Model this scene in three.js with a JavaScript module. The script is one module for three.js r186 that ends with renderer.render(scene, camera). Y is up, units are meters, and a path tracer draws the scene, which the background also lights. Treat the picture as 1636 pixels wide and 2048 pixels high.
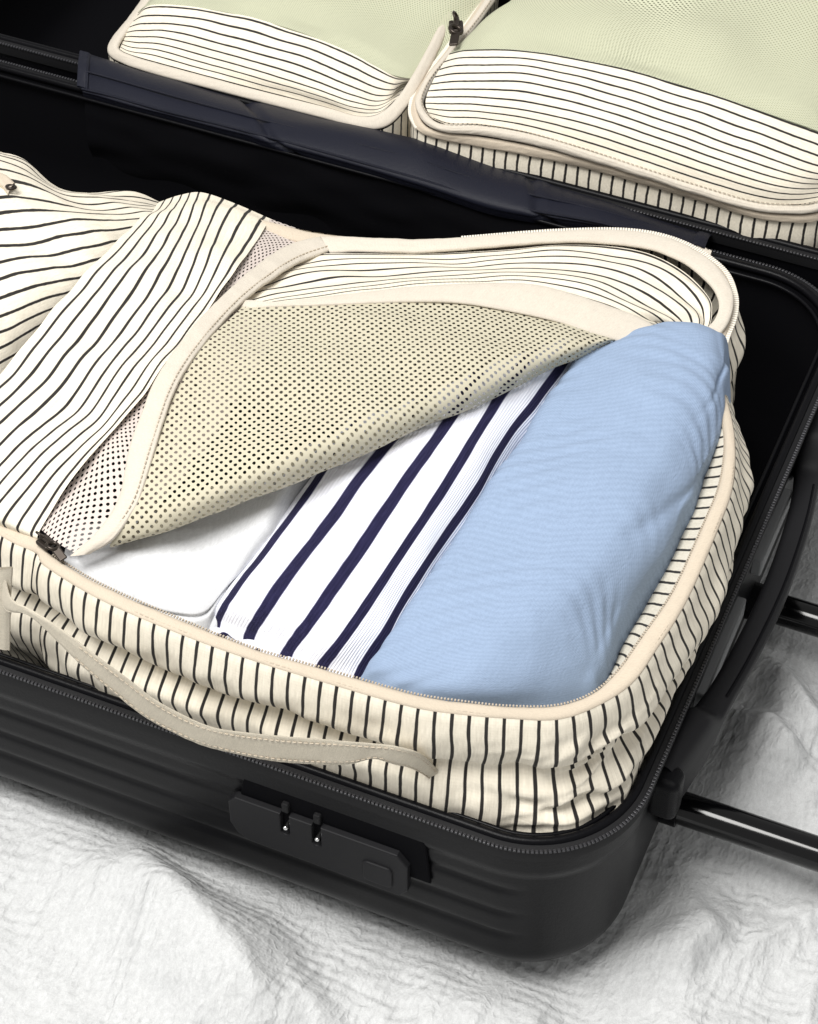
import * as THREE from 'three';
import { ImprovedNoise } from 'three/addons/math/ImprovedNoise.js';
import { RoundedBoxGeometry } from 'three/addons/geometries/RoundedBoxGeometry.js';
import { RectAreaLightUniformsLib } from 'three/addons/lights/RectAreaLightUniformsLib.js';
import { mergeGeometries, mergeVertices } from 'three/addons/utils/BufferGeometryUtils.js';

// ---------- camera, light, exposure (metres; the bed's surface is y = 0, the near right corner of the case is the origin) ----------
const scene = new THREE.Scene();
const camera = new THREE.PerspectiveCamera(26.227, 818 / 1024, 0.05, 20);
camera.position.set(0.12017, 0.84524, 0.48145);
camera.lookAt(-0.12136, 0.18789, -0.08385);
const renderer = new THREE.WebGLRenderer({ antialias: true });
renderer.setSize(818, 1024);
renderer.toneMapping = THREE.LinearToneMapping;
renderer.toneMappingExposure = 1.0;
renderer.shadowMap.enabled = true;
RectAreaLightUniformsLib.init();
// even pale light of a bright white room
const ROOM = 0.44;
const roomPixels = new Float32Array(16 * 8 * 4);
for (let i = 0; i < 128; i++) roomPixels.set([1.0 * ROOM, 0.99 * ROOM, 0.97 * ROOM, 1], i * 4);
const room = new THREE.DataTexture(roomPixels, 16, 8, THREE.RGBAFormat, THREE.FloatType);
room.mapping = THREE.EquirectangularReflectionMapping; room.needsUpdate = true;
scene.background = room; scene.environment = room;
// one large soft window-like light, high up, from the left and behind the case
const key = new THREE.RectAreaLight(new THREE.Color(1, 0.985, 0.955), 19.5, 1.05, 0.95);
key.position.set(-0.5, 2.0, 0.44); key.lookAt(-0.12, 0.1, -0.15); key.castShadow = true;
scene.add(key);

// ---------- helpers ----------
const V = (a) => new THREE.Vector3(a[0], a[1], a[2]);
let seed = 20240611;
const rnd = () => { seed = (seed * 1664525 + 1013904223) >>> 0; return seed / 4294967296; };
const perlin = new ImprovedNoise();
const N3 = (x, y, z) => perlin.noise(x + 31.7, y + 17.3, z + 5.1);
const smooth = (a, b, x) => { const t = Math.min(1, Math.max(0, (x - a) / (b - a))); return t * t * (3 - 2 * t); };
const mix = (a, b, t) => a + (b - a) * t;
const cr = (p0, p1, p2, p3, t) => 0.5 * (2 * p1 + (p2 - p0) * t + (2 * p0 - 5 * p1 + 4 * p2 - p3) * t * t + (3 * p1 - p0 - 3 * p2 + p3) * t * t * t);
// point on a smooth curve through pts, u in 0..1
function along(pts, u, closed = false) {
  const n = pts.length, m = closed ? n : n - 1, f = Math.min(u * m, m - 1e-6), i = Math.floor(f), t = f - i;
  const g = (k) => closed ? pts[((k % n) + n) % n] : k < 0 ? [0, 1, 2].map((c) => 2 * pts[0][c] - pts[1][c]) : k >= n ? [0, 1, 2].map((c) => 2 * pts[n - 1][c] - pts[n - 2][c]) : pts[k];
  const a = g(i - 1), b = g(i), c = g(i + 1), d = g(i + 2);
  return [0, 1, 2].map((k) => cr(a[k], b[k], c[k], d[k], t));
}
// the same curve resampled at even steps
function even(pts, n, closed = false) {
  const M = 600, L = [0], S = [along(pts, 0, closed)];
  for (let i = 1; i <= M; i++) { const p = along(pts, i / M, closed); L.push(L[i - 1] + V(p).distanceTo(V(S[i - 1]))); S.push(p); }
  const out = []; let j = 0;
  for (let i = 0; i < n; i++) {
    const want = L[M] * i / (closed ? n : n - 1); while (j < M - 1 && L[j + 1] < want) j++;
    const t = (want - L[j]) / Math.max(1e-9, L[j + 1] - L[j]); out.push([0, 1, 2].map((c) => mix(S[j][c], S[j + 1][c], t)));
  }
  out.length_m = L[M];
  return out;
}
const shift = (pts, dx, dy, dz) => pts.map((p) => [p[0] + dx, p[1] + dy, p[2] + dz]);
function gridGeometry(G, UV, closedU = false) {
  const nu = G[0].length, nv = G.length, pos = [], uv = [], idx = [];
  for (let j = 0; j < nv; j++) for (let i = 0; i < nu; i++) { pos.push(...G[j][i]); uv.push(...UV[j][i]); }
  for (let j = 0; j < nv - 1; j++) for (let i = 0; i < nu - 1; i++) { const a = j * nu + i, b = a + 1, c = a + nu, d = c + 1; idx.push(a, c, b, b, c, d); }
  const g = new THREE.BufferGeometry();
  g.setAttribute('position', new THREE.Float32BufferAttribute(pos, 3));
  g.setAttribute('uv', new THREE.Float32BufferAttribute(uv, 2));
  g.setIndex(idx); g.computeVertexNormals();
  return g;
}
// cloth through rows of points; uv(s, t) gives texture place; bump(s, t, p) lifts it along its normal
function sheet(rows, { nu = 90, nv = 70, uv, lift, back = 0 } = {}) {
  const lens = rows.map((r) => even(r, 2).length_m), Lu = lens.reduce((a, b) => a + b) / rows.length;
  const col = rows.map((r) => r[Math.floor(r.length / 2)]), Lv = even(col, 2).length_m;
  let G = [];
  const fine = rows.map((r) => { const o = []; for (let i = 0; i < nu; i++) o.push(along(r, i / (nu - 1))); return o; });
  for (let j = 0; j < nv; j++) { const o = []; for (let i = 0; i < nu; i++) o.push(along(fine.map((r) => r[i]), j / (nv - 1))); G.push(o); }
  const down = G.map((r) => r.map(() => 0)); for (let j = 1; j < nv; j++) for (let i = 0; i < nu; i++) down[j][i] = down[j - 1][i] + V(G[j][i]).distanceTo(V(G[j - 1][i]));
  const UV = G.map((r, j) => r.map((p, i) => { const s = i / (nu - 1), t = j / (nv - 1); return uv ? uv(s, t, p, down[j][i], G[0][i]) : [s * Lu, t * Lv]; }));
  let g = gridGeometry(G, UV);
  if (lift) {
    const n = g.attributes.normal, p = g.attributes.position; let up = 0;
    for (let k = 0; k < n.count; k++) up += n.getY(k); const sg = up < 0 ? -1 : 1;
    for (let j = 0; j < nv; j++) for (let i = 0; i < nu; i++) { const k = j * nu + i, h = sg * lift(i / (nu - 1), j / (nv - 1), G[j][i]); p.setXYZ(k, p.getX(k) + n.getX(k) * h, p.getY(k) + n.getY(k) * h, p.getZ(k) + n.getZ(k) * h); }
    g.computeVertexNormals();
  }
  return g;
}
// thick soft tape between two edge curves, rounded all round
function tape(A, B, thick = 0.002, { n = 160, lift, round = 3 } = {}) {
  let last = null; const a = A.length === n ? A : even(A, n), b = B.length === n ? B : even(B, n), K = 36, G = [], UV = []; let L = 0;
  for (let i = 0; i < n; i++) {
    const p = V(a[i]), q = V(b[i]), i0 = Math.max(0, i - 1), i1 = Math.min(n - 1, i + 1);
    const tan = V(a[i1]).add(V(b[i1])).sub(V(a[i0])).sub(V(b[i0])).normalize(), w = q.clone().sub(p), W = w.length(); w.normalize();
    const up = tan.clone().cross(w).normalize(); if (last ? up.dot(last) < 0 : up.y < 0) up.negate(); last = up;
    if (i) L += V(a[i]).distanceTo(V(a[i - 1]));
    const c = p.clone().add(q).multiplyScalar(0.5), row = [], ur = [];
    for (let k = 0; k <= K; k++) {
      const th = k / K * Math.PI * 2, cs = Math.cos(th), sn = Math.sin(th), e = 2 / round;
      const x = Math.sign(cs) * Math.abs(cs) ** e * W / 2, y = Math.sign(sn) * Math.abs(sn) ** e * thick / 2 + (lift ? lift(i / (n - 1), cs, c) : 0) + (sn > 0 ? N3(L * 260, cs * 2, 3) * 0.00022 - 0.00045 * Math.exp(-(((cs - 0.72) / 0.07) ** 2)) : 0);
      row.push(c.clone().addScaledVector(w, x).addScaledVector(up, y).toArray()); ur.push([L, k / K * 2 * W]);
    }
    G.push(row); UV.push(ur);
  }
  return gridGeometry(G, UV);
}
// a profile [[out, up], ...] carried along a plan path; out points away from the inside of the path
function sweep(path, profile, { closed = false, inside } = {}) {
  const n = path.length, G = [], UV = []; let L = 0;
  for (let i = 0; i <= (closed ? n : n - 1); i++) {
    const k = i % n, p = V(path[k]), a = V(path[closed ? (k - 1 + n) % n : Math.max(0, k - 1)]), b = V(path[closed ? (k + 1) % n : Math.min(n - 1, k + 1)]);
    const t = b.sub(a).setY(0).normalize(), out = new THREE.Vector3(-t.z, 0, t.x); if (inside) { const d = V(inside).sub(p); if (d.dot(out) > 0 && !closed) out.negate(); }
    if (i) L += p.distanceTo(V(path[(i - 1) % n]));
    const pr = typeof profile === 'function' ? profile(p, i / n, L) : profile; let m = 0;
    G.push(pr.map(([o, u]) => [p.x + out.x * o, p.y + u, p.z + out.z * o]));
    UV.push(pr.map(([o, u], j) => { if (j) m += Math.hypot(o - pr[j - 1][0], u - pr[j - 1][1]); return [L, m]; }));
  }
  return gridGeometry(G, UV);
}
const circle = (r, n = 12, o = 0, u = 0, ry = r) => { const c = []; for (let i = 0; i <= n; i++) c.push([o + r * Math.cos(i / n * 2 * Math.PI), u + ry * Math.sin(i / n * 2 * Math.PI)]); return c; };
const tube = (pts, r, seg = 80, rad = 10, closed = false) => new THREE.TubeGeometry(new THREE.CatmullRomCurve3(pts.map(V), closed), seg, r, rad, closed);
const box = (w, h, d, r = 0.0008) => new RoundedBoxGeometry(w, h, d, 2, Math.min(r, w / 2.1, h / 2.1, d / 2.1));
function placed(g, x, y, z, rx = 0, ry = 0, rz = 0) { g.applyMatrix4(new THREE.Matrix4().compose(new THREE.Vector3(x, y, z), new THREE.Quaternion().setFromEuler(new THREE.Euler(rx, ry, rz)), new THREE.Vector3(1, 1, 1))); return g; }
const merge = (list) => mergeGeometries(list.map((g) => { const c = g.index ? g.toNonIndexed() : g; for (const k of Object.keys(c.attributes)) if (!['position', 'normal', 'uv'].includes(k)) c.deleteAttribute(k); return c; }));

function thing(name, label, category, group) {
  const o = new THREE.Group(); o.name = name; o.userData = { label, category }; if (group) o.userData.group = group; scene.add(o); return o;
}
function part(name, g, m, parent, label, kind) {
  const o = new THREE.Mesh(g, m); o.name = name; o.castShadow = o.receiveShadow = true;
  if (label) o.userData.label = label; if (kind) o.userData.kind = kind; parent.add(o); return o;
}

// ---------- procedural textures ----------
function tex(w, h, fn, srgb = false) {
  const d = new Uint8Array(w * h * 4);
  for (let y = 0; y < h; y++) for (let x = 0; x < w; x++) { const c = fn(x / w, y / h, x, y); d.set([c[0] * 255, c[1] * 255, c[2] * 255, 255].map((v) => Math.max(0, Math.min(255, Math.round(v)))), (y * w + x) * 4); }
  const t = new THREE.DataTexture(d, w, h); t.wrapS = t.wrapT = THREE.RepeatWrapping; t.magFilter = THREE.LinearFilter; t.minFilter = THREE.LinearMipmapLinearFilter; t.generateMipmaps = true;
  if (srgb) t.colorSpace = THREE.SRGBColorSpace; t.needsUpdate = true; return t;
}
// noise that tiles over 0..1
const tileN = (u, v, f, z = 0) => { const a = u * 2 * Math.PI, b = v * 2 * Math.PI, r = f / (2 * Math.PI); return perlin.noise(Math.cos(a) * r + 9, Math.sin(a) * r + z, Math.cos(b) * r + 3) * 0.6 + perlin.noise(Math.sin(b) * r + 5, Math.cos(a) * r + 2 + z, Math.sin(a) * r + 7) * 0.6; };
// 8 stripes per tile along u; a plain weave with slightly uneven dyed lines
const stripeMap = tex(1024, 256, (u, v, x, y) => {
  const wob = tileN(u, v, 14, 1) * 0.03, f = (u * 8 + wob) % 1, d = Math.abs(((f + 1) % 1) - 0.5);
  const slub = tileN(u, v, 60, 4) * 0.05, weave = ((x >> 1) + (y >> 1)) % 2 ? 0.012 : -0.012, e = 0.097 + tileN(u, v, 40, 8) * 0.025;
  const k = smooth(e + 0.025, e - 0.025, d), c = [0.912, 0.88, 0.812].map((q) => q + slub + weave), n = [0.11 + slub, 0.10 + slub, 0.095 + slub];
  return c.map((q, i) => mix(q, n[i], k * 0.96));
}, true);
const weaveBump = tex(256, 256, (u, v, x, y) => { const w = 0.5 + 0.22 * Math.sin(u * 2 * Math.PI * 32) * Math.sin(v * 2 * Math.PI * 32) + tileN(u, v, 30, 2) * 0.3; return [w, w, w]; });
const holeMap = tex(512, 512, (u, v) => { // staggered holes, 8 x 8 pairs
  const a = u * 8, b = v * 8; let d = 9;
  for (const [ox, oy] of [[0.5, 0.5], [0, 0], [1, 0], [0, 1], [1, 1]]) d = Math.min(d, Math.hypot(((a % 1) - ox), ((b % 1) - oy)));
  const h = 1 - smooth(0.165, 0.2, d + tileN(u, v, 30, 6) * 0.06); return [1 - h, 1 - h, 1 - h];
});
const grainMap = tex(256, 256, (u, v) => { const g = 0.93 + tileN(u, v, 40, 3) * 0.05 + (rnd() - 0.5) * 0.07; return [g, g, g]; }, true);
const mottle = tex(512, 512, (u, v) => { const g = 0.5 + tileN(u, v, 10, 1) * 0.35 + tileN(u, v, 34, 5) * 0.3 + tileN(u, v, 90, 7) * 0.25; return [g, g, g]; });
const crinkle = tex(1024, 1024, (u, v) => {
  const w = tileN(u, v, 9, 3) * 0.09, w2 = tileN(u, v, 13, 8) * 0.09, U = u + w * 0.25, W = v + w2 * 0.25;
  const r1 = Math.abs(tileN(U, W, 26, 1)), r2 = Math.abs(tileN(U, W, 55, 6)), r3 = tileN(u, v, 150, 4), soft = tileN(u, v, 12, 11);
  const g = 0.62 + smooth(-0.3, 0.4, soft) * (0.10 - Math.min(0.32, r1) * 0.55) + (0.05 - Math.min(0.3, r2) * 0.25) + r3 * 0.07 + 0.17 * Math.sin(2 * Math.PI * (U * 15 + W * 15)) * Math.sin(2 * Math.PI * (U * 15 - W * 15)) * smooth(-0.35, 0.25, tileN(u, v, 8, 15)); return [g, g, g];
});
const ribs = tex(256, 256, (u, v) => { const g = 0.955 + 0.016 * Math.sin(2 * Math.PI * (v * 12 + tileN(u, v, 5, 2) * 0.6)) + tileN(u, v, 40, 3) * 0.035 + tileN(u, v * 3, 70, 8) * 0.03 + (rnd() - 0.5) * 0.06; return [g * 0.99, g, g + 0.008]; }, true);
const ribBump = tex(256, 256, (u, v) => { const g = 0.5 + 0.28 * Math.sin(2 * Math.PI * v * 16) + tileN(u, v, 40, 3) * 0.15; return [g, g, g]; });
const rep = (t, a, b) => { const c = t.clone(); c.repeat.set(a, b); c.needsUpdate = true; return c; };

const STRIPE = 0.0068; // metres from line to line
const std = (o) => new THREE.MeshStandardMaterial({ side: THREE.DoubleSide, ...o });
const col = (r, g, b) => new THREE.Color(r, g, b);
const M = {
  stripe: std({ map: stripeMap, roughness: 0.95, bumpMap: rep(weaveBump, 4, 2), bumpScale: 0.0002 }),
  tape: std({ color: col(0.68, 0.585, 0.465), map: rep(grainMap, 60, 60), roughness: 0.92, bumpMap: rep(weaveBump, 60, 60), bumpScale: 0.0002 }),
  tapeWhite: std({ color: col(0.72, 0.655, 0.56), map: rep(grainMap, 60, 60), roughness: 0.92, bumpMap: rep(weaveBump, 60, 60), bumpScale: 0.0002 }),
  mesh: std({ color: col(0.615, 0.57, 0.435), map: rep(grainMap, 30, 30), alphaMap: holeMap, alphaTest: 0.5, roughness: 0.95 }),
  meshPink: std({ color: col(0.60, 0.525, 0.485), alphaMap: holeMap, alphaTest: 0.5, roughness: 0.95 }),
  meshGreen: std({ color: col(0.55, 0.56, 0.41), alphaMap: rep(holeMap, 62, 54), alphaTest: 0.5, roughness: 0.95 }),
  greenCloth: std({ color: col(0.40, 0.42, 0.29), map: rep(grainMap, 22, 22), roughness: 1 }),
  strap: std({ color: col(0.76, 0.69, 0.56), map: rep(grainMap, 50, 50), roughness: 0.9, bumpMap: rep(weaveBump, 90, 90), bumpScale: 0.0003 }),
  thread: std({ color: col(0.50, 0.43, 0.34), roughness: 0.9 }),
  teeth: std({ color: col(0.78, 0.73, 0.64), roughness: 0.5 }),
  bronze: std({ color: col(0.05, 0.04, 0.033), metalness: 0.7, roughness: 0.34 }),
  blue: std({ color: col(0.285, 0.365, 0.505), map: rep(ribs, 36, 38), roughness: 1, bumpMap: rep(weaveBump, 30, 30), bumpScale: 0.0002 }),
  white: std({ color: col(0.72, 0.73, 0.75), map: rep(grainMap, 20, 20), roughness: 1 }),
  shell: new THREE.MeshPhysicalMaterial({ color: col(0.0035, 0.0035, 0.0045), roughness: 0.34, specularIntensity: 0.19, side: THREE.DoubleSide, bumpMap: rep(mottle, 60, 60), bumpScale: 0.00006 }),
  gloss: new THREE.MeshPhysicalMaterial({ color: col(0.002, 0.002, 0.0025), roughness: 0.11, specularIntensity: 0.8, side: THREE.DoubleSide }),
  matt: new THREE.MeshPhysicalMaterial({ color: col(0.006, 0.006, 0.007), roughness: 0.7, specularIntensity: 0.5, side: THREE.DoubleSide }),
  plate: std({ color: col(0.2, 0.205, 0.21), roughness: 0.6 }),
  grey: new THREE.MeshPhysicalMaterial({ color: col(0.012, 0.012, 0.0135), roughness: 0.55, specularIntensity: 0.3, side: THREE.DoubleSide }),
  lining: new THREE.MeshPhysicalMaterial({ color: col(0.003, 0.003, 0.004), roughness: 0.9, specularIntensity: 0.12, side: THREE.DoubleSide }),
  satin: new THREE.MeshPhysicalMaterial({ color: col(0.009, 0.010, 0.018), roughness: 0.42, specularIntensity: 0.4, side: THREE.DoubleSide, bumpMap: rep(weaveBump, 60, 60), bumpScale: 0.00015 }),
  darkTeeth: std({ color: col(0.035, 0.035, 0.04), roughness: 0.3, metalness: 0.3 }),
  steel: std({ color: col(0.8, 0.8, 0.8), metalness: 1, roughness: 0.2 }),
  sheetCover: std({ color: col(0.64, 0.65, 0.655), map: rep(grainMap, 12, 12), roughness: 1, bumpMap: rep(crinkle, 5.5, 5.5), bumpScale: 0.0026 }),
};
const navyStripe = tex(512, 64, (u, v, x, y) => { // one tile = five stripes
  const f = (u * 5) % 1, d = Math.min(f, 1 - f), e = 0.148 + tileN(u, v, 20, 3) * 0.022, k = smooth(e + 0.02, e - 0.02, d), s = tileN(u, v, 60, 2) * 0.06;
  return [mix(0.89, 0.085, k) + s, mix(0.895, 0.075, k) + s, mix(0.93, 0.215, k) + s];
}, true);
const ribBumpU = tex(512, 64, (u, v) => { const g = 0.5 + 0.3 * Math.sin(2 * Math.PI * u * 60) + tileN(u, v, 50, 3) * 0.2; return [g, g, g]; });
M.navy = std({ map: navyStripe, roughness: 1, bumpMap: ribBumpU, bumpScale: 0.0003 });

// ---------- the bed cover ----------
{
  const axis = (lo, a, b, hi, fine) => { const o = []; for (let x = lo; x < a; x += 0.02) o.push(x); for (let x = a; x < b; x += fine) o.push(x); for (let x = b; x <= hi; x += 0.02) o.push(x); return o; };
  const X = axis(-1.0, -0.36, 0.2, 0.5, 0.0016), Z = axis(-1.1, -0.36, 0.16, 0.4, 0.0016), G = [], UV = [];
  // folds: [x0, z0, x1, z1, width, height]
  const folds = [[-0.2423, -0.0097, -0.1306, 0.0586, 0.028, 0.012], [-0.2163, -0.0027, -0.1055, 0.051, 0.03, 0.008], [-0.008, -0.1936, 0.039, -0.1548, 0.02, 0.01], [0.002, -0.0666, 0.037, -0.0532, 0.025, 0.008], [-0.0021, -0.2237, 0.049, -0.1848, 0.02, 0.008], [-0.0754, 0.0114, -0.0194, -0.0017, 0.03, 0.006], [-0.2957, -0.0118, -0.2455, -0.0084, 0.015, 0.005], [-0.0208, -0.1044, 0.0145, -0.0576, 0.02, -0.008]];
  const foldY = (x, z) => { let y = 0;
    for (const [x0, z0, x1, z1, w, h] of folds) {
      const dx = x1 - x0, dz = z1 - z0, L2 = dx * dx + dz * dz, L = Math.sqrt(L2), t = ((x - x0) * dx + (z - z0) * dz) / L2;
      let s = ((x - x0) * dz - (z - z0) * dx) / L; s += N3(x * 18, z * 18, 3) * 0.012;
      const fade = smooth(-0.18, 0.15, t) * smooth(1.18, 0.85, t), q = s / w;
      y += 1.6 * h * fade * (q > 0 ? Math.exp(-q * q * 5) : Math.exp(-q * q));
    }
    return y;
  };
  for (const z of Z) { const row = [], ur = [];
    for (const x of X) {
      const wx = x + N3(x * 9, z * 9, 1) * 0.03, wz = z + N3(x * 9, z * 9, 8) * 0.03;
      const puff = N3(wx * 7, wz * 7, 2) * 0.011, wild = 1 + 1.1 * smooth(-0.03, 0.04, x), mid = wild * (0.5 - Math.abs(N3(wx * 26, wz * 20, 4))) * 0.0065, cr1 = wild * (0.4 - Math.abs(N3(wx * 70, wz * 60, 6))) * 0.0022 * smooth(-0.3, 0.3, N3(x * 14, z * 14, 12)), fineY = N3(wx * 170, wz * 170, 9) * 0.0010;
      const under = smooth(0.035, -0.03, Math.max(x, z, -1)) ;
      row.push([x, -0.004 + (puff + mid + cr1 + fineY + foldY(x, z)) * (1 - under) - under * 0.008, z]); ur.push([x, z]);
    } G.push(row); UV.push(ur); }
  const cover = new THREE.Mesh(gridGeometry(G, UV), M.sheetCover); cover.name = 'bed_cover'; cover.castShadow = cover.receiveShadow = true;
  cover.userData = { kind: 'structure', label: 'white crinkled bed cover with soft folds under the suitcase', category: 'bed cover' }; scene.add(cover);
}

// ---------- the suitcase ----------
const rim = 0.105;
const suitcase = thing('suitcase', 'black hard shell suitcase lying open on the white bed cover', 'suitcase');
function plan(x0, x1, z0, z1, r, n = 14, step = 0.006) { // rounded rectangle, anticlockwise seen from above so that out is left of travel
  const P = [], arc = (cx, cz, a0) => { for (let i = 0; i <= n; i++) { const a = a0 + i / n * Math.PI / 2; P.push([cx + r * Math.cos(a), rim, cz + r * Math.sin(a)]); } };
  arc(x1 - r, z1 - r, 0); arc(x0 + r, z1 - r, Math.PI / 2); arc(x0 + r, z0 + r, Math.PI); arc(x1 - r, z0 + r, Math.PI * 1.5);
  const out = []; P.forEach((p, i) => { const q = P[(i + 1) % P.length], d = Math.hypot(q[0] - p[0], q[2] - p[2]), k = Math.max(1, Math.round(d / step)); for (let j = 0; j < k; j++) out.push([mix(p[0], q[0], j / k), rim, mix(p[2], q[2], j / k)]); });
  return out.reverse();
}
const bowl = (x0, x1, z0, z1) => {
  const path = plan(x0, x1, z0, z1, 0.05, 18, 0.004);
  const groove = (y, c, w) => Math.exp(-(((y - c) / w) ** 2));
  const prof = (p) => { const o = [], near = smooth(-0.02, -0.006, p.z) , ends = smooth(-0.034, -0.046, p.x);
    o.push([-0.0035, 0.0]); o.push([-0.001, 0.0006]); 
    for (let i = 0; i <= 40; i++) { const y = rim - 0.001 - i / 40 * 0.082; let out = 0.0012 * smooth(0.0845, 0.0862, y) - 0.0004 - (rim - y) * 0.03;
      for (const c of [0.0715, 0.053, 0.036]) out -= 0.0010 * groove(y, c, 0.0020) * near * ends;
      o.push([out, y - rim]); }
    for (let i = 1; i <= 14; i++) { const a = i / 14 * Math.PI / 2; o.push([-0.0029 - 0.022 * (1 - Math.cos(a)), 0.022 - 0.022 * Math.sin(a) - rim]); }
    o.push([-0.049, -rim + 0.0002]);
    return o; };
  return { path, prof };
};
function halfShell(name, x0, x1, z0, z1, label) {
  const { path, prof } = bowl(x0, x1, z0, z1), inside = [(x0 + x1) / 2, 0, (z0 + z1) / 2];
  const s = part(name, sweep(path, prof, { closed: true }), M.shell, suitcase, label);
  part('lining', sweep(path, [[-0.0036, -0.001], [-0.0056, -0.004], [-0.007, -0.05], [-0.011, -0.085], [-0.03, -0.094], [-0.0495, -0.0945]], { closed: true }), M.lining, s);
  const fl = new THREE.PlaneGeometry(x1 - x0 - 0.09, z1 - z0 - 0.09); fl.rotateX(-Math.PI / 2); fl.translate(inside[0], 0.0107, inside[2]); part('lining_floor', fl, M.lining, s);
  part('rim_piping', merge([sweep(path, circle(0.0021, 10, -0.0036, 0.0008), { closed: true }), sweep(path, circle(0.0011, 8, -0.0082, -0.0015), { closed: true })]), M.shell, suitcase);
  part('zipper_tape', sweep(path, [[0.0012, -0.0062], [0.0016, -0.006], [0.0016, 0.0], [0.001, 0.0008], [-0.0022, 0.0011]], { closed: true }), M.matt, suitcase);
  const tooth = box(0.0013, 0.0011, 0.0016, 0.0003), list = [], ring = even(path, 1050, true);
  ring.forEach((p, i) => { if (p[2] < -0.75 || p[0] < -0.545) return; const q = ring[(i + 1) % ring.length], a = Math.atan2(-(q[2] - p[2]), q[0] - p[0]), ox = -(q[2] - p[2]), oz = q[0] - p[0], l = Math.hypot(ox, oz); list.push(placed(tooth.clone(), p[0] + ox / l * 0.0014, rim + 0.0009, p[2] + oz / l * 0.0014, 0, a, 0)); });
  part('zipper_teeth', merge(list), M.darkTeeth, suitcase, null, 'stuff');
}
halfShell('shell', -0.58, 0, -0.385, 0);
halfShell('lid_shell', -0.58, 0.02, -0.8, -0.403);
{ // the fabric that joins the halves
  const row = (z, y, w) => { const o = []; for (let i = 0; i <= 12; i++) { const x = -0.449 + i / 12 * 0.362; o.push([x, y + N3(x * 20, z * 30, 3) * w, z + N3(x * 16, 4, z * 9) * w]); } return o; };
  const hTop = [[-0.458,0.112,-0.404],[-0.4437,0.1113,-0.404],[-0.4072,0.1099,-0.404],[-0.3697,0.1084,-0.404],[-0.3084,0.109,-0.404],[-0.2528,0.111,-0.404],[-0.2003,0.1064,-0.404],[-0.1432,0.1056,-0.404],[-0.1111,0.1027,-0.404],[-0.0882,0.1003,-0.404]], hLow = [[-0.445,0.1097,-0.377],[-0.4291,0.1102,-0.377],[-0.3932,0.1097,-0.377],[-0.3562,0.1105,-0.377],[-0.2989,0.1107,-0.377],[-0.2431,0.1097,-0.377],[-0.1943,0.1075,-0.377],[-0.1385,0.1126,-0.377],[-0.1084,0.113,-0.377],[-0.0852,0.113,-0.377]];
  const hMid = hTop.map((p, i) => [mix(p[0], hLow[i][0], 0.5), mix(p[1], hLow[i][1], 0.5) + 0.003, -0.391]);
  part('hinge_panel', sheet([shift(hLow, 0, -0.007, -0.0005), shift(hLow, 0, -0.003, 0.0006), hLow, hMid, hTop, shift(hTop, 0, -0.006, -0.004), shift(hTop, 0, -0.03, -0.005)], { nu: 220, nv: 60,
    lift: (s, t, p) => N3(p[0] * 26, p[2] * 40, 1) * 0.0012 - 0.0025 * Math.exp(-(((s - 0.375 + (t - 0.5) * 0.09) / 0.006) ** 2)) - 0.002 * Math.exp(-(((s - 0.70 + (t - 0.5) * 0.05) / 0.005) ** 2)) + 0.0012 * smooth(0.36, 0.38, s) * smooth(0.72, 0.70, s) }), M.satin, suitcase);
  part('hinge_facing', sheet([shift(hLow, 0, -0.006, -0.001), shift(hLow, 0, -0.03, 0.0015), shift(hLow, 0, -0.06, -0.002)], { nu: 120, nv: 30, lift: (s, t, p) => N3(p[0] * 30, p[1] * 60, 3) * 0.002 }), M.lining, suitcase);
  part('hinge_seam', merge([tube(shift(hLow, 0, 0.0006, 0.0006), 0.0008, 120, 6), tube(shift(hMid, 0, 0.0004, 0.004), 0.0006, 120, 6)]), M.satin, suitcase);
  for (const k of [0, hTop.length - 1]) { const c = [hLow[k], hMid[k], hTop[k]].map((p) => [p[0], p[1] + 0.0008, p[2]]); part('hinge_end_tape', tape(shift(c, -0.0035, 0, 0), shift(c, 0.0035, 0, 0), 0.0018, { n: 20 }), M.satin, suitcase); }
  part('zip_tag', tape([[-0.0882,0.112,-0.3809],[-0.0839,0.112,-0.3801],[-0.0779,0.112,-0.378]], [[-0.0859,0.112,-0.3771],[-0.0814,0.112,-0.3756],[-0.0778,0.112,-0.3746]], 0.003, { n: 14, lift: (s) => N3(s * 9, 1, 2) * 0.001 }), M.tapeWhite, suitcase, 'small white stitched tag on the zip');
}
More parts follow.
